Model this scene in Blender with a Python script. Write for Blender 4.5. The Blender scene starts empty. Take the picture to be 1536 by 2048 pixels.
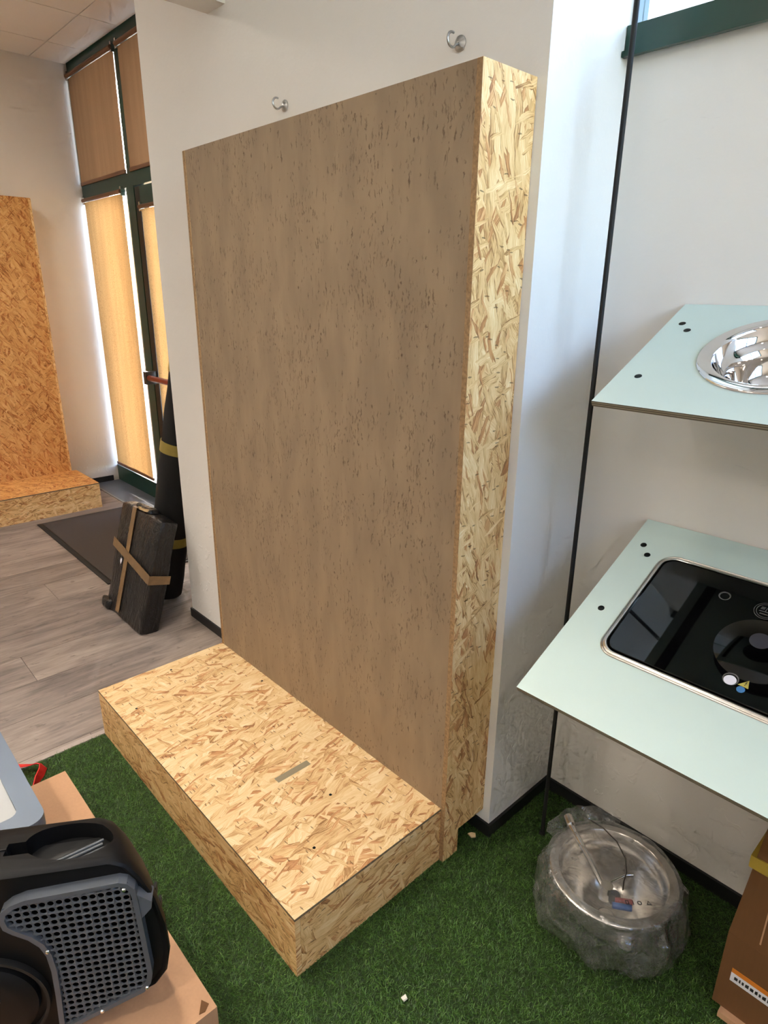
import bpy, bmesh, math, random
import numpy as np
from mathutils import Vector, Matrix
random.seed(7)
S = bpy.context.scene
COL = S.collection
R = math.radians

# ------------------------------------------------------------------ camera
cam = bpy.data.objects.new('camera', bpy.data.cameras.new('camera')); COL.objects.link(cam)
cam.location = (2.1829, -1.1218, 1.5834)
cam.rotation_euler = (1.2417, -0.0098, 0.8223)
cam.data.sensor_fit = 'HORIZONTAL'; cam.data.sensor_width = 36
cam.data.lens = 1281.87 / 1536 * 36
cam.data.clip_start = 0.02
S.camera = cam
# ------------------------------------------------------------------ world, sun, exposure
SUN_EL, SUN_AZ = R(35), R(-60)
w = bpy.data.worlds.new('sky'); S.world = w; w.use_nodes = True
nt = w.node_tree; nt.nodes.clear()
sky = nt.nodes.new('ShaderNodeTexSky'); sky.sky_type = 'NISHITA'; sky.sun_disc = False
sky.sun_elevation = SUN_EL; sky.sun_rotation = SUN_AZ; sky.air_density = 1.0; sky.dust_density = 1.5
bg = nt.nodes.new('ShaderNodeBackground'); bg.inputs[1].default_value = 2.8
wo = nt.nodes.new('ShaderNodeOutputWorld')
nt.links.new(sky.outputs[0], bg.inputs[0]); nt.links.new(bg.outputs[0], wo.inputs[0])
sun = bpy.data.objects.new('sun', bpy.data.lights.new('sun', 'SUN')); COL.objects.link(sun)
sun.data.energy = 4.6; sun.data.angle = R(0.6); sun.data.color = (1, .93, .82)
sd = Vector((math.sin(SUN_AZ) * math.cos(SUN_EL), math.cos(SUN_AZ) * math.cos(SUN_EL), math.sin(SUN_EL)))
sun.rotation_euler = sd.to_track_quat('Z', 'Y').to_euler(); sun.location = (0, 12, 12)
S.view_settings.view_transform = 'Standard'; S.view_settings.look = 'None'
S.view_settings.gamma = 1; S.view_settings.use_curve_mapping = False
S.view_settings.exposure = 0.0
S.cycles.use_denoising = True
S.cycles.max_bounces = 7; S.cycles.diffuse_bounces = 4; S.cycles.glossy_bounces = 3; S.cycles.transparent_max_bounces = 10
S.cycles.use_adaptive_sampling = True; S.cycles.adaptive_threshold = .15; S.cycles.adaptive_min_samples = 10
S.cycles.caustics_reflective = False; S.cycles.caustics_refractive = False
S.cycles.sample_clamp_indirect = 6.0
LAMP_WARM = (1.0, .90, .77); LAMP_POWER = 23.0; SPOT_POWER = 100.0

# ------------------------------------------------------------------ node helpers
def s2l(c):
    return tuple(((x / 255) / 12.92 if x / 255 <= .04045 else ((x / 255 + .055) / 1.055) ** 2.4) for x in c) + (1,)
class N:
    def __init__(self, name):
        self.m = bpy.data.materials.new(name); self.m.use_nodes = True
        self.t = self.m.node_tree; self.t.nodes.clear()
        self.out = self.t.nodes.new('ShaderNodeOutputMaterial')
    def n(self, typ, inp=None, **kw):
        nd = self.t.nodes.new('ShaderNode' + typ)
        for k, v in kw.items(): setattr(nd, k, v)
        for k, v in (inp or {}).items():
            s = nd.inputs[k]
            if isinstance(v, bpy.types.NodeSocket): self.t.links.new(v, s)
            else: s.default_value = v
        return nd
    def math(self, op, a, b=0.0, clamp=False):
        return self.n('Math', {0: a, 1: b}, operation=op, use_clamp=clamp).outputs[0]
    def mix(self, f, a, b, typ='MIX'):
        nd = self.n('MixRGB', {0: f, 1: a, 2: b}, blend_type=typ); return nd.outputs[0]
    def ramp(self, f, stops, interp='LINEAR'):
        nd = self.n('ValToRGB', {0: f}); cr = nd.color_ramp; cr.interpolation = interp
        while len(cr.elements) < len(stops): cr.elements.new(.5)
        for e, (p, c) in zip(cr.elements, stops): e.position = p; e.color = c if len(c) == 4 else tuple(c) + (1,)
        return nd.outputs[0]
    def map(self, vec, sc=(1, 1, 1), rot=0, loc=(0, 0, 0)):
        return self.n('Mapping', {0: vec, 'Scale': sc, 'Rotation': (0, 0, rot), 'Location': loc}).outputs[0]
    def noise(self, vec, scale, detail=2, rough=.5, dist=0, dim='3D'):
        return self.n('TexNoise', {'Vector': vec, 'Scale': scale, 'Detail': detail, 'Roughness': rough, 'Distortion': dist}, noise_dimensions=dim)
    def coord(self, which='Object'): return self.n('TexCoord').outputs[which]
    def bsdf(self, **kw):
        names = dict(color='Base Color', rough='Roughness', metal='Metallic', normal='Normal', spec='Specular IOR Level', trans='Transmission Weight', alpha='Alpha', coat='Coat Weight', sheen='Sheen Weight')
        return self.n('BsdfPrincipled', {names.get(k, k): v for k, v in kw.items()})
    def bump(self, h, strength=.3, dist=.002):
        return self.n('Bump', {'Height': h, 'Strength': strength, 'Distance': dist}).outputs[0]
    def done(self, sh):
        self.t.links.new(sh.outputs[0] if hasattr(sh, 'outputs') else sh, self.out.inputs[0]); return self.m

def simple(name, col, rough=.5, metal=0, spec=.5, nscale=0, namt=.08, bump=0, bscale=None, bdist=.001, coat=0):
    b = N(name); c = s2l(col) if max(col) > 1 else tuple(col) + (1,)
    kw = dict(rough=rough, metal=metal, spec=spec, coat=coat)
    co = b.coord('Object')
    if nscale:
        f = b.noise(co, nscale, 3).outputs[0]
        d = tuple(x * (1 - namt) for x in c[:3]) + (1,); l = tuple(min(1, x * (1 + namt)) for x in c[:3]) + (1,)
        kw['color'] = b.ramp(f, [(.3, d), (.7, l)])
    else: kw['color'] = c
    if bump: kw['normal'] = b.bump(b.noise(co, bscale or nscale or 50, 4).outputs[0], bump, bdist)
    return b.done(b.bsdf(**kw))

def osb(name, tint=(1, 1, 1), contrast=1.0, orient=0.0):
    b = N(name); uv = b.coord('UV')
    wv = b.noise(uv, 13, 3, dim='2D').outputs[1]
    v0 = b.n('VectorMath', {0: uv, 1: b.n('VectorMath', {0: wv, 'Scale': .02}, operation='SCALE').outputs[0]}, operation='ADD').outputs[0]
    T = lambda c: tuple(x * y for x, y in zip(s2l(c)[:3], tint)) + (1,)
    pale = [(0, T((150, 106, 62))), (.14, T((200, 154, 100))), (.32, T((222, 182, 126))), (.6, T((233, 198, 144))), (.85, T((240, 210, 160))), (1, T((247, 224, 182)))]
    brown = [(0, T((140, 98, 60))), (.3, T((184, 128, 80))), (.6, T((212, 158, 104))), (1, T((234, 196, 144)))]
    col = None; hgt = None
    # (angle, cells per metre along and across the strand, share of bare cells, palette)
    layers = [(.1, 10, 46, 0, pale), (.9, 13, 60, .45, pale), (-.5, 12, 44, .5, pale), (.35, 17, 90, .86, brown), (-.9, 18, 70, .6, pale), (.25, 9, 48, .5, pale),
              (-.15, 26, 190, .80, pale), (.6, 24, 150, .8, brown), (-.4, 20, 120, .7, pale), (.02, 15, 80, .62, pale), (1.3, 26, 130, .86, pale), (-.25, 30, 240, .93, brown)]
    for i, (a, su, sv, thr, pal) in enumerate(layers):
        r = b.map(v0, (1, 1, 1), a + orient, (i * 3.7, i * 1.9, 0))
        vo = b.n('TexVoronoi', {'Vector': b.map(r, (su * .68, sv * .62, 1)), 'Scale': 1.0, 'Randomness': 1.0}, voronoi_dimensions='2D')
        sp = b.n('SeparateColor', {0: vo.outputs['Color']})
        g = b.noise(b.map(r, (22, 420, 1)), 1, 3, .6, dim='2D').outputs[0]
        edge = b.n('MapRange', {0: vo.outputs['Distance'], 1: .30, 2: .85, 3: 0.0, 4: .26 * contrast}).outputs[0]  # strand edges darkened in the colour as painted shadow lines
        r0 = b.math('MULTIPLY_ADD', sp.outputs[0], .55); r0.node.inputs[2].default_value = .26
        tone = b.math('ADD', b.math('SUBTRACT', r0, edge), b.math('MULTIPLY', b.math('SUBTRACT', g, .5), 1.25 * contrast))
        c = b.ramp(tone, pal)
        if col is None: col, hgt = c, sp.outputs[2]
        else:
            d = b.math('GREATER_THAN', sp.outputs[1], thr)
            col = b.mix(d, col, c); hgt = b.mix(d, hgt, sp.outputs[2])
    pv = b.n('TexVoronoi', {'Vector': b.map(v0, (48, 210, 1), .4 + orient), 'Scale': 1, 'Randomness': 1}, voronoi_dimensions='2D')
    pr = b.n('SeparateColor', {0: pv.outputs['Color']}).outputs[0]
    pit = b.math('MULTIPLY', b.math('GREATER_THAN', pr, .965), b.math('LESS_THAN', pv.outputs['Distance'], .36))
    col = b.mix(b.math('MULTIPLY', pit, .7), col, T((96, 66, 38)))
    hh = b.math('ADD', b.n('RGBToBW', {0: hgt}).outputs[0], b.math('MULTIPLY', b.noise(uv, 260, 3, dim='2D').outputs[0], .25))
    return b.done(b.bsdf(color=col, rough=.6, normal=b.bump(hh, .5, .0016), spec=.3))

def painted_osb():
    b = N('taupe_painted_osb'); uv = b.coord('UV')
    wv = b.noise(uv, 7, 2, dim='2D').outputs[1]
    v0 = b.n('VectorMath', {0: uv, 1: b.n('VectorMath', {0: wv, 'Scale': .03}, operation='SCALE').outputs[0]}, operation='ADD').outputs[0]
    v1 = b.n('VectorMath', {0: v0, 1: b.n('VectorMath', {0: b.noise(uv, 120, 2, dim='2D').outputs[1], 'Scale': .009}, operation='SCALE').outputs[0]}, operation='ADD').outputs[0]
    clump = b.noise(uv, 5.5, 4, .6, dim='2D').outputs[0]
    col = b.ramp(b.noise(b.map(v0, (5, 1.5, 1)), 3, 3, dim='2D').outputs[0], [(.3, s2l((137, 117, 94))), (.7, s2l((151, 129, 103)))])
    mask = None
    for i, (sx, sy, a, thr, rad) in enumerate([(95, 15, .08, .83, .27), (120, 27, -.16, .82, .29), (120, 48, .5, .86, .30), (90, 7, -.06, .86, .17), (140, 62, 1.2, .89, .32), (150, 17, .2, .85, .24), (100, 5, .12, .9, .13)]):
        vo = b.n('TexVoronoi', {'Vector': b.map(v1, (sx, sy, 1), a, (i * 2.3, i * 5.1, 0)), 'Scale': 1, 'Randomness': 1}, voronoi_dimensions='2D')
        rr = b.n('SeparateColor', {0: vo.outputs['Color']})
        lim = b.math('SUBTRACT', thr + .43, b.math('MULTIPLY', clump, .80))
        m = b.math('MULTIPLY', b.math('GREATER_THAN', rr.outputs[0], lim), b.n('MapRange', {0: vo.outputs['Distance'], 1: rad, 2: rad * .35, 3: 0.0, 4: 1.0}).outputs[0])
        m = b.math('MULTIPLY', m, b.math('MULTIPLY_ADD', rr.outputs[1], .85)); b.t.nodes[-2].inputs[2].default_value = .15
        mask = m if mask is None else b.math('MAXIMUM', mask, m)
    col = b.mix(b.math('MULTIPLY', mask, .78, True), col, s2l((84, 62, 42)))
    h = b.math('SUBTRACT', b.math('MULTIPLY', b.noise(b.map(v0, (60, 16, 1)), 1, 3, dim='2D').outputs[0], .3), mask)
    return b.done(b.bsdf(color=col, rough=.6, normal=b.bump(h, .5, .0015), spec=.3))

def plaster(name, col, rough=.75, bs=.25):
    b = N(name); co = b.coord('Object')
    f = b.noise(co, 1.7, 4).outputs[0]; c = s2l(col)
    cc = b.ramp(f, [(.3, tuple(x * .95 for x in c[:3])), (.7, c)])
    sc = b.noise(b.map(co, (9, 9, 34)), 1, 3, .6, 1.5).outputs[0]
    cc = b.mix(b.math('MULTIPLY', b.n('MapRange', {0: sc, 1: .72, 2: .8, 3: 0.0, 4: 1.0}).outputs[0], .12), cc, (.25, .22, .2, 1))
    h = b.math('ADD', b.noise(co, 55, 4, .6).outputs[0], b.math('MULTIPLY', b.noise(co, 8, 3).outputs[0], 1.2))
    # chipped, re-painted patches low on the wall
    z = b.n('SeparateXYZ', {0: co}).outputs[2]
    low = b.n('MapRange', {0: z, 1: 1.0, 2: .35, 3: 0.0, 4: 1.0}).outputs[0]
    chip = b.n('MapRange', {0: b.noise(co, 22, 2, .5, .8).outputs[0], 1: .6, 2: .66, 3: 0.0, 4: 1.0}).outputs[0]
    h = b.math('ADD', h, b.math('MULTIPLY', b.math('MULTIPLY', chip, low), 1.4))
    return b.done(b.bsdf(color=cc, rough=rough, normal=b.bump(h, bs, .002), spec=.3))

def vinyl():
    b = N('grey_wood_vinyl'); co = b.coord('UV'); info = b.n('ObjectInfo').outputs['Random']
    off = b.n('CombineXYZ', {0: b.math('MULTIPLY', info, 37.0), 1: b.math('MULTIPLY', info, 91.0)}).outputs[0]
    v = b.n('VectorMath', {0: co, 1: off}, operation='ADD').outputs[0]
    a = b.noise(b.map(v, (11, 2.0, 1)), 1, 5, .62, .6, '2D').outputs[0]
    g = b.noise(b.map(v, (90, 9, 1)), 1, 4, .6, .2, '2D').outputs[0]
    k = b.noise(b.map(v, (26, 11, 1)), 1, 4, .65, 0, '2D').outputs[0]
    f = b.math('ADD', b.math('MULTIPLY', a, .7), b.math('ADD', b.math('MULTIPLY', g, .3), b.math('MULTIPLY', info, .16)))
    col = b.ramp(f, [(.34, s2l((92, 84, 81))), (.5, s2l((122, 112, 107))), (.64, s2l((142, 130, 123))), (.8, s2l((160, 148, 139)))])
    kn = b.n('MapRange', {0: k, 1: .63, 2: .72, 3: 0.0, 4: .6}).outputs[0]
    col = b.mix(kn, col, s2l((86, 76, 73)))
    return b.done(b.bsdf(color=col, rough=.48, normal=b.bump(b.math('ADD', g, kn), .12, .001), spec=.4))

def metal(name, col=(.62, .62, .62), rough=.12):
    b = N(name); co = b.coord('Object')
    r = b.n('MapRange', {0: b.noise(co, 30, 3).outputs[0], 3: rough * .7, 4: rough * 1.4}).outputs[0]
    return b.done(b.bsdf(color=tuple(col) + (1,), metal=1, rough=r))

def grass_mat():
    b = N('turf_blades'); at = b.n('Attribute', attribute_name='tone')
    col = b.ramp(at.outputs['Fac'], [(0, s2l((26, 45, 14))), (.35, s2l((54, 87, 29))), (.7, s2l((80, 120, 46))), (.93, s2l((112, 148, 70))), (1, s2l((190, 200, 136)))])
    d = b.bsdf(color=col, rough=.42, spec=.45)
    tr = b.n('BsdfTranslucent', {0: col})
    return b.done(b.n('MixShader', {0: .2, 1: d.outputs[0], 2: tr.outputs[0]}))

def blind_mat(name, col, transl, dens):
    b = N(name); co = b.coord('Object')
    f = b.noise(b.map(co, (14, 1, 1.1)), 1, 3).outputs[0]
    sp = b.noise(co, 130, 2).outputs[0]
    c = s2l(col)
    cc = b.ramp(f, [(.3, tuple(x * .82 for x in c[:3])), (.7, c)])
    cc = b.mix(b.n('MapRange', {0: sp, 1: .52, 2: .64, 3: 0.0, 4: dens}).outputs[0], cc, tuple(x * .45 for x in c[:3]) + (1,))
    d = b.n('BsdfDiffuse', {0: cc}); t = b.n('BsdfTranslucent', {0: cc})
    return b.done(b.n('MixShader', {0: transl, 1: d.outputs[0], 2: t.outputs[0]}))

def thin_glass(name, tint=(1, 1, 1), refl=.08):
    b = N(name)
    fr = b.math('MULTIPLY_ADD', b.math('POWER', b.n('LayerWeight', {0: .5}).outputs['Facing'], 5.0), .9); fr.node.inputs[2].default_value = .04
    t = b.n('BsdfTransparent', {0: tuple(tint) + (1,)}); g = b.n('BsdfGlossy', {0: (1, 1, 1, 1), 1: .02})
    return b.done(b.n('MixShader', {0: fr, 1: t.outputs[0], 2: g.outputs[0]}))

def film_mat():
    b = N('clear_plastic_film'); co = b.coord('Object')
    h = b.math('ADD', b.noise(co, 11, 2, .5, 1.6).outputs[0], b.math('MULTIPLY', b.noise(co, 38, 2, .5, .8).outputs[0], .22))
    nr = b.bump(h, 1.0, .016)
    t = b.n('BsdfTransparent', {0: (.93, .92, .91, 1)})
    g = b.n('BsdfGlossy', {0: (1, 1, 1, 1), 1: .12, 'Normal': nr})
    d = b.n('BsdfDiffuse', {0: (.5, .5, .49, 1), 'Normal': nr}); tl = b.n('BsdfTranslucent', {0: (.6, .6, .59, 1), 'Normal': nr})
    dd = b.n('MixShader', {0: .5, 1: d.outputs[0], 2: tl.outputs[0]})
    haze = b.n('MixShader', {0: b.n('MapRange', {0: b.noise(co, 14, 3).outputs[0], 1: .35, 2: .75, 3: .14, 4: .46}).outputs[0], 1: t.outputs[0], 2: dd.outputs[0]})
    fr = b.math('ADD', b.math('MULTIPLY', b.math('POWER', b.n('LayerWeight', {0: .5, 'Normal': nr}).outputs['Facing'], 3.0), .9), .08)
    return b.done(b.n('MixShader', {0: b.math('MULTIPLY', fr, .75), 1: haze.outputs[0], 2: g.outputs[0]}))

def black_wrap():
    b = N('black_plastic_wrap'); co = b.coord('Object')
    h = b.math('ADD', b.noise(b.map(co, (18, 18, 5)), 1, 3, .5, 2.0).outputs[0], b.math('MULTIPLY', b.noise(co, 40, 2, .5, 1.5).outputs[0], .3))
    return b.done(b.bsdf(color=s2l((26, 24, 23)), rough=.3, normal=b.bump(h, 1.0, .012), spec=.5))

def ply_edge():
    b = N('plywood_edge'); z = b.n('SeparateXYZ', {0: b.coord('Object')}).outputs[2]
    f = b.math('FRACT', b.math('MULTIPLY', z, 1 / .0048))
    col = b.ramp(f, [(0, s2l((150, 140, 120))), (.5, s2l((92, 82, 66)))], 'CONSTANT')
    return b.done(b.bsdf(color=col, rough=.7))

def cardboard(name, col):
    b = N(name); co = b.coord('Object')
    f = b.noise(co, 3, 4).outputs[0]; g = b.noise(b.map(co, (160, 160, 18)), 1, 2).outputs[0]
    c = s2l(col)[:3]
    cc = b.ramp(b.math('ADD', b.math('MULTIPLY', f, .7), b.math('MULTIPLY', g, .3)), [(.3, tuple(x * .86 for x in c)), (.7, tuple(min(1, x * 1.06) for x in c))])
    return b.done(b.bsdf(color=cc, rough=.8, normal=b.bump(g, .1, .001), spec=.2))

def emission(name, col, st):
    b = N(name); return b.done(b.n('Emission', {0: tuple(col) + (1,), 1: st}))

M = dict(
    osb=osb('osb_board', (1.0, .96, .9), 1.15), osb_warm_lit=osb('osb_board_warm_lit', (.86, .68, .5), 1.25, 1.1), osb_y=osb('osb_board_cross', (.83, .87, .94), .95, 1.57), osb_v=osb('osb_board_upright', (1.04, 1.03, .99), 1.2, 1.45),  # tints also carry light: warm glow on far stand, lifted base and uprights
    osb_edge2=simple('osb_sawn_edge', (122, 104, 80), .85, nscale=90, namt=.3, bump=.4, bdist=.002), osb_edge=simple('osb_cut_edge', (150, 118, 82), .8, nscale=120, namt=.3, bump=.4, bdist=.002),
    paint=painted_osb(), white=plaster('white_plaster', (234, 229, 222)), white_cool=plaster('white_plaster_pier', (234, 232, 229), .7, .4),
    ceil=plaster('ceiling_tile_white', (248, 245, 240), .9, .1), skirt=simple('black_skirting', (24, 24, 26), .45),
    vinyl=vinyl(), screed=simple('grey_floor', (120, 108, 100), .6, nscale=6, namt=.1), mat=simple('brown_doormat', (60, 52, 47), .95, nscale=300, namt=.3, bump=.6, bscale=500, bdist=.002),
    green=simple('dark_green_frame', (16, 58, 48), .35, spec=.5), black=simple('black_plastic', (14, 14, 15), .4), rubber=simple('black_rubber', (12, 12, 12), .7), void=simple('grille_void', (3, 3, 4), .9, spec=.05),
    blind=blind_mat('brown_blind_fabric', (182, 138, 86), .36, .5), blind_up=blind_mat('brown_blind_lined', (168, 132, 98), .05, .1), bar=simple('brown_blind_bar', (120, 84, 58), .5),
    glass=thin_glass('window_glass'), steel=metal('polished_steel', (.72, .70, .69), .05), steel_satin=metal('satin_steel', (.70, .67, .63), .22), zinc=metal('zinc_hook', (.45, .46, .47), .3),
    mint=simple('mint_shelf_laminate', (202, 220, 212), .42, nscale=5, namt=.025), ply=ply_edge(), hole=simple('dark_screw', (20, 26, 26), .35, metal=.6),
    bglass=simple('black_glass', (6, 6, 7), .03, spec=.6), bglass2=simple('black_glass_ring', (4, 4, 5), .06, spec=.5), greydot=simple('grey_lens', (62, 62, 68), .25),
    sticker=simple('white_sticker', (226, 224, 232), .5), blue=simple('blue_dot', (62, 118, 168), .5), yellow=simple('yellow_triangle', (176, 164, 78), .5), dark=simple('dark_print', (34, 32, 34), .6), greyprint=simple('grey_print', (92, 90, 88), .5),
    card=cardboard('cardboard', (190, 148, 114)), card_dark=cardboard('cardboard_brown', (110, 76, 48)), tape=simple('yellow_tape', (172, 146, 62), .35, nscale=30, namt=.1), tape_b=simple('brown_tape', (128, 100, 66), .35, nscale=40, namt=.12), tape_y=simple('olive_tape', (150, 132, 60), .4, nscale=30, namt=.1),
    wrap=black_wrap(), felt=simple('black_roll', (13, 12, 12), .85, nscale=60, namt=.2, bump=.15, bscale=200), film=film_mat(),
    plastic=simple('black_moulded_plastic', (11, 11, 12), .55, spec=.2, nscale=400, namt=.06, bump=.08, bscale=700, bdist=.0005), grille=simple('grey_grille_plastic', (78, 82, 88), .45, bump=.05, bscale=600, bdist=.0005),
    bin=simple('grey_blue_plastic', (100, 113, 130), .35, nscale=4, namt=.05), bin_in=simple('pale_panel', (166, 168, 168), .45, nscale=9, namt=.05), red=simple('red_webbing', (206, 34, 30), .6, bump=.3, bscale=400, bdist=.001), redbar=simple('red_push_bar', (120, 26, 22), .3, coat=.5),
    turfback=simple('turf_backing', (34, 54, 18), .95, nscale=60, namt=.3), blade=grass_mat(), orange=simple('orange_label', (206, 122, 40), .5), chip=simple('wood_chip', (206, 176, 130), .8), paper=simple('white_scrap', (220, 218, 210), .8),
    lamp=emission('lamp_diffuser', LAMP_WARM, LAMP_POWER), lampframe=simple('white_metal', (225, 225, 222), .4), facade=plaster('pale_facade', (226, 220, 208)), ground=simple('pale_paving', (190, 184, 174), .9, nscale=2, namt=.08), roof=simple('grey_roof', (150, 146, 140), .8), amber=simple('alu_strip', (150, 146, 140), .35, metal=.8), chrome=metal('chrome', (.8, .79, .78), .08), wire=simple('dark_wire', (40, 34, 30), .5), strip=simple('pale_floor_strip', (158, 146, 140), .55, nscale=30, namt=.08), redplug=simple('red_plug', (150, 30, 34), .4), blueplug=simple('blue_plug', (36, 90, 160), .4), daylit_floor=simple('blue_grey_daylit_floor', (86, 92, 104), .3, nscale=8, namt=.12), tapebit=simple('grey_tape_piece', (132, 122, 98), .6), panelin=simple('dark_tray', (66, 71, 78), .35))

# ------------------------------------------------------------------ mesh helpers
def uvbox(me, off):
    uvl = me.uv_layers.new(name='uv')
    for p in me.polygons:
        n = p.normal; k = max(range(3), key=lambda i: abs(n[i]))
        ax = [(1, 2), (0, 2), (0, 1)][k]
        for li in p.loop_indices:
            co = me.vertices[me.loops[li].vertex_index].co
            uvl.data[li].uv = (co[ax[0]] + off[0] + k * 7.3, co[ax[1]] + off[1])
def link(name, me, mat, parent=None, smooth=False, uv=True):
    if uv and not me.uv_layers: uvbox(me, (random.random() * 20, random.random() * 20))
    for m_ in (mat if isinstance(mat, (list, tuple)) else [mat]): me.materials.append(M[m_])
    if smooth:
        me.polygons.foreach_set('use_smooth', [True] * len(me.polygons))
    o = bpy.data.objects.new(name, me); COL.objects.link(o); o.parent = parent
    return o
def frombm(name, bm, mat, parent=None, smooth=False, bevel=0, seg=2, angle=40, sharp=None):
    if bevel:
        es = [e for e in bm.edges if len(e.link_faces) == 2 and e.calc_face_angle(0) > R(angle)]
        bmesh.ops.bevel(bm, geom=es, offset=bevel, segments=seg, affect='EDGES', profile=.5, clamp_overlap=True)
    bmesh.ops.recalc_face_normals(bm, faces=bm.faces)
    me = bpy.data.meshes.new(name); bm.to_mesh(me); bm.free()
    o = link(name, me, mat, parent, smooth)
    if smooth and sharp: me.set_sharp_from_angle(angle=R(sharp))
    return o
def addbox(bm, x0, x1, y0, y1, z0, z1):
    v = [bm.verts.new(c) for c in ((x0, y0, z0), (x1, y0, z0), (x1, y1, z0), (x0, y1, z0), (x0, y0, z1), (x1, y0, z1), (x1, y1, z1), (x0, y1, z1))]
    return [bm.faces.new([v[i] for i in f]) for f in ((0, 3, 2, 1), (4, 5, 6, 7), (0, 1, 5, 4), (1, 2, 6, 5), (2, 3, 7, 6), (3, 0, 4, 7))]
def box(name, x0, x1, y0, y1, z0, z1, mat, parent=None, bevel=0, seg=1):
    bm = bmesh.new(); addbox(bm, x0, x1, y0, y1, z0, z1)
    return frombm(name, bm, mat, parent, bevel=bevel, seg=seg)
def prism(name, pts, a0, a1, axis, mat, parent=None, bevel=0, seg=2, smooth=False):
    """polygon pts extruded along axis; pts are in the two other axes in xyz order"""
    bm = bmesh.new()
    def P(p, a):
        l = list(p); l.insert(axis, a); return l
    A = [bm.verts.new(P(p, a0)) for p in pts]; B = [bm.verts.new(P(p, a1)) for p in pts]; n = len(pts)
    bm.faces.new(A); bm.faces.new(B[::-1])
    for i in range(n): bm.faces.new((A[i], A[(i + 1) % n], B[(i + 1) % n], B[i]))
    return frombm(name, bm, mat, parent, bevel=bevel, seg=seg, smooth=smooth, sharp=35 if smooth else None)
def ringplate(name, outer, inner, z0, z1, mat, parent=None, sidemat=False):
    bm = bmesh.new(); loops = []
    for z in (z0, z1):
        es = []
        L = []
        for pts in (outer, inner):
            vs = [bm.verts.new((p[0], p[1], z)) for p in pts]; L.append(vs)
            es += [bm.edges.new((vs[i], vs[(i + 1) % len(vs)])) for i in range(len(vs))]
        bmesh.ops.triangle_fill(bm, edges=es, use_beauty=True); loops.append(L)
    side = []
    for k in (0, 1):
        a, b_ = loops[0][k], loops[1][k]
        for i in range(len(a)): side.append(bm.faces.new((a[i], a[(i + 1) % len(a)], b_[(i + 1) % len(a)], b_[i])))
    if sidemat:
        for f in side: f.material_index = 1
    return frombm(name, bm, mat, parent)
def lathe(name, prof, mat, parent=None, n=64, c=(0, 0, 0), smooth=True, sharp=40, close=False):
    bm = bmesh.new(); rings = []
    for r, z in prof:
        if r < 1e-6: rings.append([bm.verts.new((c[0], c[1], c[2] + z))])
        else: rings.append([bm.verts.new((c[0] + r * math.cos(2 * math.pi * i / n), c[1] + r * math.sin(2 * math.pi * i / n), c[2] + z)) for i in range(n)])
    for a, b_ in zip(rings, rings[1:]):
        if len(a) == 1 and len(b_) == 1: continue
        for i in range(n):
            j = (i + 1) % n
            if len(a) == 1: bm.faces.new((a[0], b_[i], b_[j]))
            elif len(b_) == 1: bm.faces.new((a[i], a[j], b_[0]))
            else: bm.faces.new((a[i], a[j], b_[j], b_[i]))
    return frombm(name, bm, mat, parent, smooth=smooth, sharp=sharp)
def tube(name, pts, r, mat, parent=None, n=10, caps=True, flat=1.0, smooth=True):
    bm = bmesh.new(); pts = [Vector(p) for p in pts]; rings = []
    up = Vector((0, 0, 1)); prev = None
    for i, p in enumerate(pts):
        t = (pts[min(i + 1, len(pts) - 1)] - pts[max(i - 1, 0)]).normalized()
        if prev is None:
            a = up if abs(t.dot(up)) < .95 else Vector((1, 0, 0)); x = t.cross(a).normalized()
        else: x = (prev - t * prev.dot(t)).normalized()
        prev = x; y = t.cross(x); rr = r[i] if isinstance(r, (list, tuple)) else r
        rings.append([bm.verts.new(p + x * rr * math.cos(2 * math.pi * k / n) + y * rr * flat * math.sin(2 * math.pi * k / n)) for k in range(n)])
    for a, b_ in zip(rings, rings[1:]):
        for k in range(n): bm.faces.new((a[k], a[(k + 1) % n], b_[(k + 1) % n], b_[k]))
    if caps: bm.faces.new(rings[0][::-1]); bm.faces.new(rings[-1])
    return frombm(name, bm, mat, parent, smooth=smooth, sharp=50)
def rrect(x0, x1, y0, y1, r, n=8):
    out = []
    for cx, cy, a in ((x1 - r, y1 - r, 0), (x0 + r, y1 - r, 90), (x0 + r, y0 + r, 180), (x1 - r, y0 + r, 270)):
        for i in range(n + 1):
            t = R(a + 90 * i / n); out.append((cx + r * math.cos(t), cy + r * math.sin(t)))
    return out
def circ(cx, cy, r, n=48): return [(cx + r * math.cos(2 * math.pi * i / n), cy + r * math.sin(2 * math.pi * i / n)) for i in range(n)]
def tag(o, label=None, cat=None, group=None, kind=None):
    if label: o['label'] = label
    if cat: o['category'] = cat
    if group: o['group'] = group
    if kind: o['kind'] = kind
    return o
def thing(name, label, cat, loc=(0, 0, 0), rot=(0, 0, 0), group=None):
    o = bpy.data.objects.new(name, None); COL.objects.link(o); o.empty_display_size = .1
    o.location = loc; o.rotation_euler = rot
    return tag(o, label, cat, group)
def struct(o): o['kind'] = 'structure'; return o

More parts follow.
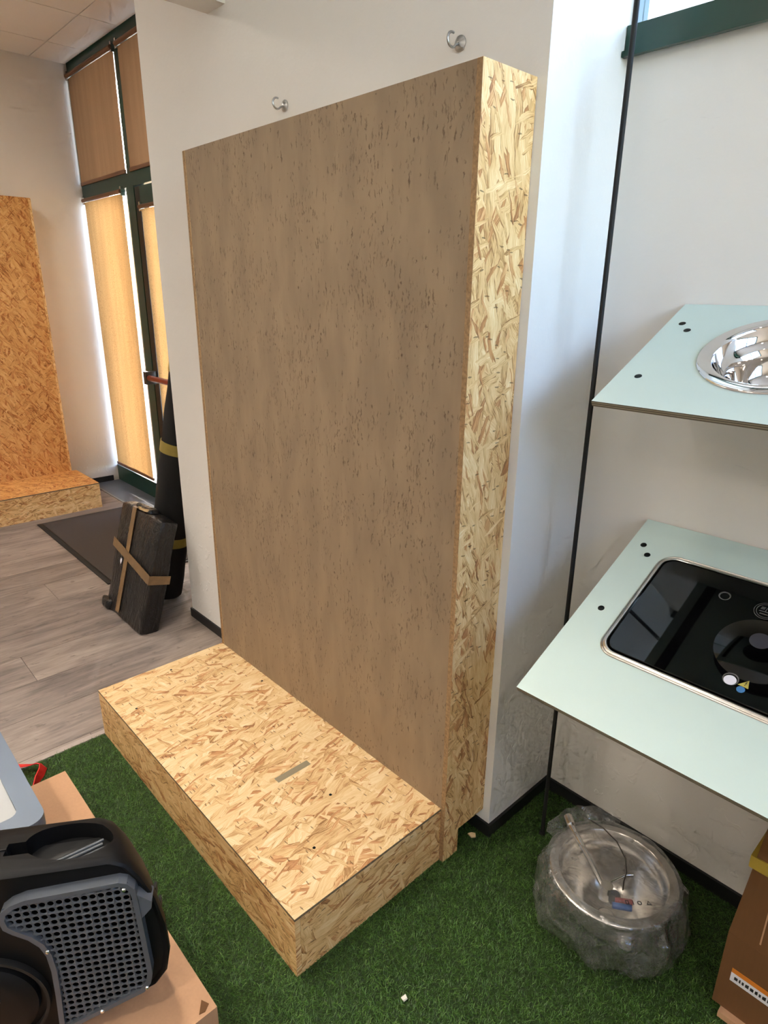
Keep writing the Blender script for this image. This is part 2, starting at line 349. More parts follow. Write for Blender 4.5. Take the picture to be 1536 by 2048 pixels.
# ------------------------------------------------------------------ room shell
XF, YW, YR, YP, XP, XPL, HC = -3.417, .897, .493, .180, 1.275, -.640, 3.14
XR, YB = 3.9, -4.4
struct(box('floor', XF - .1, XR + .1, YB - .1, YW + .2, -.12, -.006, 'screed'))
floor = bpy.data.objects['floor']
struct(box('ceiling', XF - .1, XR + .1, YB - .1, YW + .2, HC + .015, HC + .16, 'ceil'))
ceiling = bpy.data.objects['ceiling']
struct(box('wall_left', XF - .2, XF, YB, YW + .2, 0, HC + .01, 'white'))
struct(box('wall_behind', XF, XR, YB - .2, YB, 0, HC + .01, 'white'))
struct(box('wall_end', XR, XR + .2, YB, YR + .3, 0, 1.75, 'white'))
struct(box('wall_end_lintel', XR, XR + .2, -1.3, YR + .3, 2.98, HC + .01, 'white'))
struct(box('wall_end_rear', XR, XR + .2, YB, -1.3, 1.75, HC + .01, 'white'))
struct(box('wall_pier', XPL, XP, YP, YW + .25, 0, HC + .01, 'white_cool', bevel=.008, seg=2))
struct(box('wall_right', XP - .01, XR, YR, YR + .25, 0, 2.112, 'white'))
struct(box('wall_lintel', XP - .01, XR, YR, YR + .25, 3.02, HC + .01, 'white'))
struct(box('trim_beam', -.095, .02, YB, YP, 2.457, HC + .01, 'white'))
sk = .047
struct(box('baseboard_pier', XPL - .008, XP + .009, YP - .008, YP, 0, sk, 'skirt'))
struct(box('baseboard_pier_return', XP, XP + .009, YP, YR, 0, sk, 'skirt'))
struct(box('baseboard_pier_end', XPL - .009, XPL, YP, YW - .03, 0, sk, 'skirt'))
struct(box('baseboard_right', XP + .009, XR, YR - .009, YR, 0, sk, 'skirt'))
struct(box('baseboard_left', XF, XF + .009, YB, YW - .05, 0, sk, 'skirt'))

# vinyl planks: 0.25 m wide, laid along the depth of the room
pl = None
def plank(x, y0, y1):
    g = .0009
    bm = bmesh.new(); addbox(bm, x + g, x + .25 - g, y0 + g, y1 - g, -.006, 0)
    return frombm('plank', bm, 'vinyl', floor, bevel=.0012, seg=1)
k = 0
x = -.545 - 12 * .25
row = 0
ends = {-2: -.275, -1: .35, 0: -.59, 1: .1, 2: .5, -3: .62, -4: -.1}
while x < .02:
    rk = round((x + .795) / .25)
    e = {0: -.59, -3: -.272}.get(rk, random.uniform(-1.2, 0.0))
    if rk in (-2, -1, 1, 2): e = {-2: .33, -1: -1.15, 1: -.95, 2: .12}[rk]
    y = e - 1.2 * 4
    while y < YW:
        y0, y1 = max(y, YB), min(y + 1.2, YW)
        if y1 > YB and y1 > -2.6 and x + .25 > XF: plank(max(x, XF), y0, y1) if x > XF - .2 else None
        y += 1.2
    x += .25

# ceiling tiles 0.6 m (grid lines as surveyed)
for i in range(-1, 5):
    for j in range(-3, 1):
        x0, y0 = -3.02 + .6 * i, .645 + .6 * j
        a, b_ = max(x0, XF + .004), x0 + .6; c_, d_ = y0, min(y0 + .6, YW - .012)
        if a < b_: box('ceiling_tile', a + .003, b_ - .003, c_ + .003, d_ - .003, HC - .004, HC + .0145, 'ceil', ceiling, bevel=.002)

# ------------------------------------------------------------------ left window wall
def win(name, loc=(0, 0, 0)):
    o = bpy.data.objects.new(name, None); COL.objects.link(o); o.location = loc; o['kind'] = 'structure'; return o
w1 = win('window_1')
F0, F1 = YW - .003, YW + .075
def wbox(n, x0, x1, z0, z1, y0=F0, y1=F1, mat='green', p=None): return box(n, x0, x1, y0, y1, z0, z1, mat, p or w1, bevel=.003)
wbox('bottom_rail', XF, -2.475, .0, .135)
wbox('mullion', -2.585, -2.475, .135, 2.25)
wbox('transom', XF, XPL, 2.25, 2.335)
wbox('mullion', -2.555, -2.49, 2.335, 3.075)
wbox('head_rail', XF, XPL, 3.075, HC + .01)
wbox('frame_post', XF, XF + .012, 2.335, 3.075)
wbox('frame_post', XPL - .04, XPL, .0, 3.075)
wbox('mullion', -1.36, -1.30, 2.335, 3.075)
g0 = YW + .045
for a, b_, c_, d_ in ((XF + .002, -2.585, .135, 2.25), (XF + .012, -2.555, 2.335, 3.075), (-2.49, -1.36, 2.335, 3.075)):
    wbox('pane', a, b_, c_, d_, g0, g0 + .006, 'glass')
# door leaf in the right bay
d1 = win('door_1')
for n_, a, b_, c_, d_ in (('stile', -2.465, -2.39, .02, 2.24), ('stile', -1.42, -1.345, .02, 2.24), ('top_rail', -2.39, -1.42, 2.13, 2.24), ('bottom_rail', -2.39, -1.42, .02, .14)):
    wbox(n_, a, b_, c_, d_, YW - .001, YW + .06, 'black' if n_ == 'stile' else 'green', d1)
wbox('pane', -2.39, -1.42, .14, 2.13, g0, g0 + .006, 'glass', d1)
wbox('side_panel', -1.335, XPL - .04, .02, 2.25, g0, g0 + .02, 'green', d1)  # opaque panel added unseen behind the pier to keep sun off the floor
box('sun_block_fin', -2.80, -2.72, YW + .08, YW + .15, .0, 2.3, 'green', w1, bevel=.003)  # unseen fin added to block a sun streak through the blind gap
wbox('sun_block_panel', -1.30, XPL - .04, 2.335, 3.075, g0, g0 + .02, 'green')  # unseen opaque panel added to shut the sun out of this bay
hb = tube('push_bar', [(-2.43, YW - .06, .985), (-1.40, YW - .06, .985)], .021, 'redbar', d1, 14)
for xx in (-2.43, -1.40):
    box('bar_bracket', xx - .022, xx + .022, YW - .085, YW - .001, .94, 1.03, 'black', d1, bevel=.012, seg=3)
# roller blinds
def blind(x0, x1, z0, z1, label, mat, wave=0.0, gap=.0):
    t = thing('roller_blind', label, 'blind', ((x0 + x1) / 2, F0 - .004, z1), group=None)
    w2 = (x1 - x0) / 2; H_ = z1 - z0; bm = bmesh.new(); nx, nz = 26, 30; g = []
    for j in range(nz + 1):
        rw = []
        for i in range(nx + 1):
            u = i / nx; v = j / nz
            y = wave * (.6 * math.sin(u * 9 + v * 2.2) + .4 * math.sin(u * 21 - v * 3)) * min(1, v * 3)
            xx = -w2 + 2 * w2 * u
            rw.append(bm.verts.new((xx, y, -.03 - (H_ - .045) * v)))
        g.append(rw)
    for j in range(nz):
        for i in range(nx): bm.faces.new((g[j][i], g[j][i + 1], g[j + 1][i + 1], g[j + 1][i]))
    o = frombm('fabric', bm, mat, t, smooth=True)
    tube('roller', [(-w2, -.012, -.018), (w2, -.012, -.018)], .014, 'bar', t, 12)
    box('bottom_bar', -w2, w2, -.006, .006, -H_, -H_ + .022, 'bar', t, bevel=.003)
    for sx in (-1, 1): box('bracket', sx * w2 - .009, sx * w2 + .009, -.014, .017, -.045, .012, 'steel_satin', t, bevel=.003)
    return t
blind(XF + .018, -2.562, 2.335, 3.075, 'brown lined roller blind in the upper window pane at the room corner', 'blind_up')
blind(-2.485, -1.37, 2.335, 3.075, 'brown lined roller blind over the door transom pane', 'blind_up')
blind(XF + .034, -2.655, .150, 2.25, 'tall sunlit tan roller blind over the corner window', 'blind', .004)
blind(-2.372, -1.43, .2, 2.13, 'sunlit tan roller blind hanging over the glazed door', 'blind', .012)
struct(box('trim_daylit_floor', XF + .01, -1.0, .668, F0 - .001, 0, .002, 'daylit_floor'))  # added sheet, its blue-grey colour stands in for daylight reflected by the floor
struct(box('trim_threshold', XF + .01, -1.0, .652, .668, 0, .004, 'amber'))

# ------------------------------------------------------------------ right clerestory window
w2 = win('window_2')
def gbox(n, x0, x1, z0, z1, y0=YR - .02, y1=YR + .05, mat='green'): return box(n, x0, x1, y0, y1, z0, z1, mat, w2, bevel=.003)
gbox('sill_rail', XP + .002, XR - .01, 2.112, 2.168)
gbox('sill_lip', XP + .002, XR - .01, 2.104, 2.116, YR - .032, YR - .018)
gbox('head_rail', XP + .002, XR - .01, 2.965, 3.02)
for xx in (2.42,): gbox('mullion', xx - .025, xx + .025, 2.168, 2.965)
gbox('frame_post', XP + .002, XP + .012, 2.168, 2.965, YR + .0)
for a, b_ in ((XP + .012, 2.395), (2.445, XR - .01)): gbox('pane', a, b_, 2.168, 2.965, YR + .025, YR + .031, 'glass')

w3 = win('window_unseen')  # unseen end window, added and sized to daylight the pier face
for n_, a, b_, c_, d_ in (('sill_rail', -1.3, YR - .04, 1.75, 1.806), ('head_rail', -1.3, YR - .04, 2.93, 2.98), ('frame_post', -1.3, -1.25, 1.806, 2.93), ('mullion', -.45, -.40, 1.806, 2.93)):
    box(n_, XR - .02, XR + .05, a, b_, c_, d_, 'green', w3, bevel=.003)
for a, b_ in ((-1.25, -.45), (-.40, YR - .04)): box('pane', XR + .02, XR + .026, a, b_, 1.806, 2.93, 'glass', w3)
# ------------------------------------------------------------------ outside
struct(box('ground', -30, 30, 1.2, 40, -.4, -.2, 'ground'))
struct(box('shade_canopy', XF - 3, XP - .2, YW + .26, YW + .72, HC + .2, HC + .32, 'lampframe'))  # unseen canopy, added and sized to shade the upper panes
nb = thing('neighbour_building', 'pale rendered building across the street seen through the high window', 'building', (-1.4, 15, -.2))
box('facade', -5, 3.2, 0, 6, 0, 5.6, 'facade', nb)
box('roof', -5.3, 3.5, -.3, 6.3, 5.6, 5.85, 'roof', nb)
for i in range(4):
    wf = box('window', -4.2 + 1.8 * i, -3.2 + 1.8 * i, -.03, .02, 3.2, 4.6, 'lampframe', nb)
    box('pane', -4.12 + 1.8 * i, -3.28 + 1.8 * i, -.045, -.028, 3.28, 4.52, 'bglass2', wf)

# ------------------------------------------------------------------ ceiling lamps
for i, (lx, ly) in enumerate(((-1.9, -.85), (-1.9, -2.65), (.55, -3.4), (2.6, -3.4))):
    t = thing('ceiling_light', 'square white ceiling light panel ' + ('above the vinyl floor by the left wall', 'above the rear of the vinyl floor', 'by the rear wall behind the beam', 'by the rear wall and the end wall')[i], 'light', (lx, ly, HC - .012), group='ceiling light panels')
    ringplate('frame', [(-.31, -.31), (.31, -.31), (.31, .31), (-.31, .31)], [(-.28, -.28), (.28, -.28), (.28, .28), (-.28, .28)], -.012, .0, 'lampframe', t)
    box('diffuser', -.28, .28, -.28, .28, -.008, -.002, 'lamp', t)

for i, (lx, ly, cone, pw) in enumerate(((.2, -.76, 82, .95), (.9, -.76, 82, .85), (-1.5, -.75, 104, .62), (-2.4, -.75, 104, .62), (.5, -1.95, 104, 1.5), (2.0, -2.1, 104, 1.6), (3.3, -1.5, 125, 1.15))):  # last one is unseen, added to bounce warm light off the end wall
    t = thing('downlight', 'round recessed ceiling downlight ' + ('over the left end of the painted stand plinth', 'over the right end of the painted stand plinth', 'over the doormat', 'over the plinth of the unpainted stand', 'over the storage bin side of the grass', 'behind the cardboard box with the machine', 'added beside the unseen end window for bounce light')[i], 'light', (lx, ly, HC - .004), group='ceiling downlights')
    lathe('trim_ring', [(.052, .004), (.052, .0), (.046, -.004), (.038, -.003), (.034, .002)], 'lampframe', t, 32)
    lathe('lens', [(0, .0), (.034, .001)], 'lamp', t, 32)
    L = bpy.data.lights.new('downlight_beam', 'SPOT'); L.energy = SPOT_POWER * pw; L.color = LAMP_WARM; L.spot_size = R(cone); L.spot_blend = 1.0; L.shadow_soft_size = .06
    lo = bpy.data.objects.new('beam', L); COL.objects.link(lo); lo.parent = t; lo.location = (0, 0, -.02)

# ------------------------------------------------------------------ OSB display stands
def stand(name, label, loc, rotz, W, Wb0, Wb1, H, D, B, h, front_mat, m, mf, notch=True, sticker=False):
    t = thing(name, label, 'display stand', loc, (0, 0, rotz)); th = .015
    for x0 in (0, W - th):
        pts = [(0, .0), (.064, 0), (.064, .088), (D, .088), (D, H), (0, H)]
        prism('side_panel', pts, x0, x0 + th, 0, ['osb_v'], t, bevel=.0012, seg=1)
    # raw cut edge of the side boards, seen from the front
    fp = box('front_panel', th, W - th, .0008, th, h - .002, H - .0, front_mat, t, bevel=.0015)
    box('top_panel', th, W - th, th, D, H - th, H, mf, t)
    bt = box('base_top', Wb0, Wb1, -B, -.0002, h - .0075, h, [mf, 'osb_edge2'], t, bevel=.0008)
    for p in bt.data.polygons: p.material_index = 0 if abs(p.normal.z) > .5 else 1
    box('base_front', Wb0, Wb1, -B, -B + th, .0, h - .0081, m, t, bevel=.0012)
    for a in (Wb0, Wb1 - th): box('base_end', a, a + th, -B + th + .0005, -.0002, .0, h - .0081, m, t, bevel=.0012)
    return t
st = stand('display_stand', 'tall oriented strand board display stand with taupe painted front on the grass', (0, 0, 0), 0, 1.25, 0, 1.235, 2.016, .179, .509, .192, 'paint', 'osb', 'osb_y')
# raw front edges of the side boards
for x0, x1 in ((0.0003, .0148), (1.2352, 1.2497)): box('board_edge', x0, x1, -.0006, .0004, .0 if x0 > 1 else .192, 2.0155, 'osb_edge', st)
box('tape_piece', .815, .838, -.285, -.165, .1921, .1925, 'tapebit', st).rotation_euler = (0, 0, 0)
for sx, sy in ((.35, -.03), (.98, -.2), (1.1, -.35), (.2, -.45), (.05, -.25)):
    lathe('screw', [(0, .0008), (.004, .0006), (.0045, 0)], 'hole', st, 12, (sx, sy, .192))
stand('display_stand', 'unpainted strand board display stand with low plinth against the left wall', (XF + .183, -.785, 0), R(90), 1.245, 0, 1.28, 2.2, .179, .5, .192, 'osb_warm_lit', 'osb', 'osb_warm_lit')

# ------------------------------------------------------------------ turf
def turf():
    x0, x1, y0, y1 = .004, 3.4, -2.4, YR - .01
    t = thing('artificial_turf', 'green artificial grass carpet under the display stand and the shelves', 'carpet', (0, 0, 0))
    box('turf_backing', x0, x1, y0, y1, .0, .003, 'turfback', t)
    rng = np.random.default_rng(3)
    def region(ax, bx, ay, by, dens):
        n = int((bx - ax) * (by - ay) * dens); return np.c_[rng.uniform(ax, bx, n), rng.uniform(ay, by, n)]
    P = np.vstack([region(x0, 2.5, -.95, y1, 100000), region(x0, 2.5, -1.5, -.95, 16000), region(2.5, x1, -1.5, y1, 9000), region(x0, x1, y0, -1.5, 4000)])
    keep = ~((P[:, 0] > -.0) & (P[:, 0] < 1.236) & (P[:, 1] > -.511) & (P[:, 1] < .0))
    keep &= ~((P[:, 0] > -.0) & (P[:, 0] < 1.272) & (P[:, 1] > .178))
    keep &= ~((P[:, 0] > .345) & (P[:, 0] < 1.28) & (P[:, 1] < -.738) & (P[:, 1] > -1.35))
    keep &= ~((P[:, 0] > -.0) & (P[:, 0] < 1.2) & (P[:, 1] > .02) & (P[:, 1] < .18))
    P = P[keep]; n = len(P)
    cl = np.sin(P[:, 0] * 61 + 3 * np.sin(P[:, 1] * 37)) * np.sin(P[:, 1] * 53 + 2 * np.sin(P[:, 0] * 41))
    lean = rng.uniform(0, 2 * np.pi, n); la = np.abs(rng.normal(.75, .35, n)) + .15
    hgt = rng.uniform(.007, .013, n) * (1 + .12 * cl); wd = rng.uniform(.0005, .0009, n)
    dx, dy = np.cos(lean), np.sin(lean); px, py = -dy, dx
    V = np.zeros((n, 5, 3))
    V[:, 0] = np.c_[P[:, 0] + px * wd, P[:, 1] + py * wd, np.full(n, .002)]
    V[:, 1] = np.c_[P[:, 0] - px * wd, P[:, 1] - py * wd, np.full(n, .002)]
    mx = P[:, 0] + dx * hgt * la * .4; my = P[:, 1] + dy * hgt * la * .4; mz = hgt * .62
    V[:, 2] = np.c_[mx - px * wd * .9, my - py * wd * .9, mz]; V[:, 3] = np.c_[mx + px * wd * .9, my + py * wd * .9, mz]
    V[:, 4] = np.c_[P[:, 0] + dx * hgt * la * 1.15, P[:, 1] + dy * hgt * la * 1.15, hgt * np.clip(1.05 - la * .3, .5, 1)]
    me = bpy.data.meshes.new('grass_pile')
    me.vertices.add(n * 5); me.vertices.foreach_set('co', V.reshape(-1))
    b_ = (np.arange(n) * 5)[:, None]
    loops = np.hstack([b_ + np.array([[0, 1, 2, 3]]), b_ + np.array([[3, 2, 4]])]).reshape(-1)
    me.loops.add(n * 7); me.loops.foreach_set('vertex_index', loops.astype(np.int32))
    me.polygons.add(n * 2)
    ls = (np.arange(n) * 7)[:, None] + np.array([[0, 4]]); me.polygons.foreach_set('loop_start', ls.reshape(-1).astype(np.int32))
    me.update(calc_edges=True)
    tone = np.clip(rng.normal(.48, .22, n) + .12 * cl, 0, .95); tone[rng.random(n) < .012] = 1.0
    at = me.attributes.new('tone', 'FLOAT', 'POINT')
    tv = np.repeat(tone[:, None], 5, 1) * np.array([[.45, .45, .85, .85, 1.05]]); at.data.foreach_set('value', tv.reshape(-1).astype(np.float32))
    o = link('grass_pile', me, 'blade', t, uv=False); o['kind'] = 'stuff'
    return t
turf()
struct(box('trim_turf_edge', -.022, .003, -2.4, -.5, .0, .007, 'strip', bevel=.002))

# ------------------------------------------------------------------ hooks
for hx, hz, lab in ((1.030, 2.124, 'zinc screw hook in the pier wall near the bright pier corner'), (.331, 2.119, 'zinc screw hook in the pier wall above the middle of the painted panel')):
    t = thing('screw_hook', lab, 'hook', (hx, YP, hz), group='hooks above the display stand')
    prof = [(0, .0), (.0165, .0), (.0165, .002), (.011, .0055), (.005, .008), (0, .0085)]
    o = lathe('base_plate', prof, 'zinc', t, 28); o.rotation_euler = (R(90), 0, 0)
    pts = [(0, -.004, 0), (0, -.014, -.0045)] + [(0, -.029 + .0145 * math.cos(R(a)), .002 + .0145 * math.sin(R(a))) for a in range(-35, -300, -15)]
    tube('hook', pts, .0028, 'zinc', t, 10)

# ------------------------------------------------------------------ black suspension rod
t = thing('suspension_rod', 'thin black vertical rod in front of the right wall beside the shelves', 'rod', (1.387, .306, 0))
tube('rod', [(0, 0, .012), (0, 0, HC)], .0058, 'rubber', t, 12)
lathe('foot', [(0, .014), (.008, .014), (.010, .004), (.010, 0), (0, 0)], 'rubber', t, 16, (0, 0, .002))

# ------------------------------------------------------------------ shelves
TH = .458
def shelf(label, loc, Wd, Dp, hole):
    t = thing('wall_shelf', label, 'shelf', loc, (TH, 0, 0), group='mint shelves on the right wall')
    ringplate('board', [(0, 0), (Wd, 0), (Wd, Dp), (0, Dp)], hole, -.0125, 0, ['mint', 'ply'], t, True)
    for bx in (.047, Wd - .06):
        b_ = box('bracket', bx - .015, bx + .015, .05, Dp - .012, -.0165, -.0127, 'black', t)
        for dx, s in ((-.012, Dp - .093), (.012, Dp - .122), (.0, .108 if Dp < .5 else .286)):
            lathe('screw', [(0, .0012), (.005, .0012), (.0075, .0006), (.0078, 0)], 'hole', t, 18, (bx + dx, s, 0))
    return t
US = (1.498, .106, 1.3755); LS = (1.487, -.059, .751)
WD = 1.2
us = shelf('upper mint shelf tilted forward, holding the round steel sink', US, WD, .43, circ(.271, .2329, .131))
ls = shelf('lower mint shelf tilted forward, holding the black glass unit', LS, WD, .612, rrect(.105, .735, .185, .50, .03))
# round polished sink in the upper shelf (same tilt)
t = thing('round_sink', 'round polished steel sink set into the upper shelf', 'sink', US, (TH, 0, 0))
ctr = (.271, .2329, 0)
lathe('bowl', [(.146, .0004), (.1455, .0028), (.143, .0042), (.126, .0040), (.1225, .0048), (.119, .0035), (.1165, -.004), (.110, -.022), (.1015, -.032), (.097, -.0345), (.094, -.037), (.088, -.055), (.078, -.078), (.060, -.098), (.038, -.108), (.022, -.110)], 'steel', t, 96, ctr, sharp=70)
lathe('added_shell', [(.130, -.0135), (.1195, -.0135), (.1145, -.024), (.106, -.036), (.100, -.040), (.093, -.058), (.082, -.083), (.062, -.104), (.038, -.114), (.0, -.121)], 'rubber', t, 64, ctr, sharp=70)  # unseen matte shell added to keep the glass lid's reflection black
dr = lathe('drain', [(.022, -.110), (.020, -.112), (.017, -.1125), (.016, -.118), (0, -.118)], 'steel_satin', t, 32, ctr)
# black glass unit in the lower shelf
t = thing('glass_lid_sink', 'rectangular unit with black glass lid and steel rim in the lower shelf', 'sink', LS, (TH, 0, 0))
X0, X1, S0, S1 = .092, .748, .170, .512
def ringloft(name, specs, mat, parent, cap=False, sharp=50):
    bm = bmesh.new(); rings = []
    for (inset, z, r) in specs:
        rings.append([bm.verts.new((p[0], p[1], z)) for p in rrect(X0 + inset, X1 - inset, S0 + inset, S1 - inset, r)])
    for a, b_ in zip(rings, rings[1:]):
        for i in range(len(a)): bm.faces.new((a[i], a[(i + 1) % len(a)], b_[(i + 1) % len(a)], b_[i]))
    if cap: bm.faces.new(rings[-1])
    return frombm(name, bm, mat, parent, smooth=True, sharp=sharp)
ringloft('steel_rim', [(0, .0003, .042), (.0004, .0016, .042), (.003, .0028, .041), (.0045, .0018, .0395), (.006, .0034, .038), (.0115, .0050, .034), (.0135, .0040, .032), (.0155, -.010, .030), (.0155, -.03, .030)], 'steel_satin', t)
ringloft('tub', [(.0155, -.0295, .030), (.05, -.09, .03), (.06, -.10, .03)], 'steel_satin', t, True)
gl = ringloft('glass_lid', [(.019, -.004, .028), (.0185, .0046, .028), (.0193, .0056, .0275)], 'bglass', t, True, 20)
def disc(name, x, s, r, mat, parent, z=.0059, n=40, dz=.0005):
    return lathe(name, [(0, dz), (r - .0004, dz), (r, 0)], mat, parent, n, (x - LS[0], s, z))
disc('burner_mark', 1.866, .322, .082, 'bglass2', gl, .00562, 72, .0002)
disc('lens', 1.861, .347, .0205, 'greydot', gl, .00585)
disc('sticker', 1.849, .2285, .0118, 'sticker', gl, .00585)
ringplate('sticker_ring', circ(1.849 - LS[0], .2315, .0150), circ(1.849 - LS[0], .2315, .0125), .0058, .00605, 'greyprint', gl)
disc('blue_dot', 1.8735, .2170, .0078, 'blue', gl, .00585, 28)
tri = [(1.8645 - LS[0], .2255), (1.8845 - LS[0], .2245), (1.8795 - LS[0], .2435)]
wt = prism('warning_triangle', tri, .0058, .0063, 2, 'yellow', gl)
prism('warning_mark', [(1.8757 - LS[0], .2325), (1.8775 - LS[0], .2323), (1.8783 - LS[0], .2385), (1.8768 - LS[0], .2387)], .0063, .0064, 2, 'dark', wt)
prism('warning_mark', [(1.8755 - LS[0], .2285), (1.8772 - LS[0], .2283), (1.8773 - LS[0], .2300), (1.8756 - LS[0], .2302)], .0063, .0064, 2, 'dark', wt)
ringplate('knob_mark', circ(1.755 - LS[0], .434, .0125), circ(1.7555 - LS[0], .4332, .0098), .0058, .0061, 'greyprint', gl)
lg = ringplate('logo_ring', circ(1.842 - LS[0], .428, .0235), circ(1.842 - LS[0], .428, .0222), .0058, .0061, 'greyprint', gl)
ringplate('logo_ring', circ(1.842 - LS[0], .428, .0190), circ(1.842 - LS[0], .428, .0178), .0058, .0061, 'greyprint', gl)
for q, (a, b_, c_, d_) in enumerate(((-.012, -.004, .0015, .010), (-.002, .0, -.002, .009), (.003, .011, .002, .006), (-.013, .012, -.0045, -.0015), (-.010, .006, -.0115, -.0085))):
    prism('logo_stroke', [(1.842 - LS[0] + a, .428 + c_), (1.842 - LS[0] + b_, .428 + c_ + .001), (1.842 - LS[0] + b_ + .001, .428 + d_), (1.842 - LS[0] + a + .001, .428 + d_)], .0058, .0061, 2, 'greyprint', gl)

# ------------------------------------------------------------------ doormat
t = thing('doormat', 'dark brown flat doormat on the vinyl floor by the glazed door', 'doormat', (-1.96, .33, 0))
box('pile', -.62, .63, -.305, .3, .001, .009, 'mat', t, bevel=.003)
ringplate('border', [(-.65, -.335), (.66, -.335), (.66, .33), (-.65, .33)], [(-.622, -.307), (.632, -.307), (.632, .302), (-.622, .302)], .0005, .006, 'rubber', t)

# ------------------------------------------------------------------ leaning black roll(s)
def rolled(label, A, T, r0, r1, bands, rings=1):
    A, T = Vector(A), Vector(T); d = (T - A); L_ = d.length
    q = d.to_track_quat('Z', 'Y')
    t = thing('black_roll', label, 'roll', A, q.to_euler())
    n = 14
    pts = [(0, 0, L_ * i / n) for i in range(n + 1)]
    rr = [r0 + (r1 - r0) * i / n + .002 * math.sin(i * 2.1) for i in range(n + 1)]
    tube('sheet', pts, rr, 'felt', t, 36)
    for z0, hgt in bands:
        ra = r0 + (r1 - r0) * z0 / L_
        lathe('tape_band', [(ra + .001, z0), (ra + .0042, z0 + .001), (ra + .0042, z0 + hgt), (ra + .001, z0 + hgt + .001)], 'tape_y', t, 40)
    return t
rolled('thick black roll bound with olive tape leaning in the corner beside the pier', (-.956, .170, .032), (-.734, .365, 1.42), .096, .093, ((.30, .05), (.80, .055), (1.20, .055)))
rolled('thinner black roll standing behind the taped roll', (-.84, .42, .015), (-.735, .56, 1.10), .08, .075, ())

# ------------------------------------------------------------------ black wrapped parcel
t = thing('wrapped_parcel', 'black plastic wrapped flat parcel with crossed brown tape leaning on the roll', 'parcel', (-.832, -.114, 0.0), (R(-16.4), 0, 0))
w_, dpt, hh = .222, .094, .573
def crumple(name, x0, x1, y0, y1, z0, z1, n, amp, mat, parent, seed):
    bm = bmesh.new(); fs = addbox(bm, x0, x1, y0, y1, z0, z1)
    bmesh.ops.bevel(bm, geom=list(bm.edges), offset=.012, segments=2, affect='EDGES', profile=.5)
    bmesh.ops.subdivide_edges(bm, edges=list(bm.edges), cuts=n, use_grid_fill=True)
    from mathutils import noise as mn
    for v in bm.verts:
        p = v.co
        nn = mn.noise_vector(Vector((p.x * 9 + seed, p.y * 9, p.z * 5))) * amp + mn.noise_vector(Vector((p.x * 30 + seed, p.y * 30, p.z * 14))) * amp * .45
        v.co += nn
    return frombm(name, bm, mat, parent, smooth=True)
zl = dpt * math.tan(R(16.4)) * .0 + .006
crumple('wrapping', -w_, w_, 0, dpt, zl, hh, 6, .0075, 'wrap', t, 3.1)
box('tape_strip', -.075, -.033, -.0085, -.0065, .03, hh + .004, 'tape_b', t)
box('tape_strip', -.075, -.033, -.0085, dpt * .8, hh + .006, hh + .008, 'tape_b', t)
prism('tape_strip', [(-w_ - .008, .335), (w_ + .008, .265), (w_ + .008, .310), (-w_ - .008, .380)], -.0105, -.0085, 1, 'tape_b', t)
prism('tape_strip', [(-.0095, .265), (dpt + .004, .268), (dpt + .004, .310), (-.0095, .310)], w_ + .0065, w_ + .0085, 0, 'tape_b', t)
prism('torn_hole', [(-.118, .282), (-.113, .300), (-.105, .296), (-.099, .301), (-.097, .285), (-.106, .268)], -.0078, -.0070, 1, 'sticker', t)
crumple('bunched_plastic', -w_ - .02, -w_ + .07, -.016, .05, .004, .055, 5, .014, 'wrap', t, 8.2)
crumple('torn_top', -.10, .06, .012, .07, hh - .01, hh + .016, 6, .014, 'wrap', t, 5.7)
crumple('torn_paper', -.05, .05, .006, .02, hh + .001, hh + .014, 5, .009, 'chip', t, 1.7)

# ------------------------------------------------------------------ sink in a plastic bag
BC = (1.674, .164, 0)
t = thing('bagged_sink', 'round steel sink lying face up on the grass inside a clear bag', 'sink', BC)
zr = .196
lathe('bowl', [(.154, zr - .004), (.156, zr), (.152, zr + .003), (.138, zr + .0025), (.134, zr + .004), (.130, zr), (.126, zr - .018), (.120, zr - .03), (.117, zr - .033), (.112, zr - .06), (.098, zr - .105), (.075, zr - .138), (.04, zr - .152), (.0, zr - .155), (0, zr - .158), (.045, zr - .156), (.08, zr - .142), (.104, zr - .108), (.118, zr - .06), (.124, zr - .036), (.134, zr - .02), (.138, zr - .002), (.154, zr - .004)], 'steel_satin', t, 72, sharp=60)
lathe('drain', [(.0, zr - .150), (.02, zr - .1485), (.024, zr - .152)], 'chrome', t, 24)
lathe('drain_pipe', [(.03, zr - .156), (.03, .020), (0, .020)], 'rubber', t, 24)
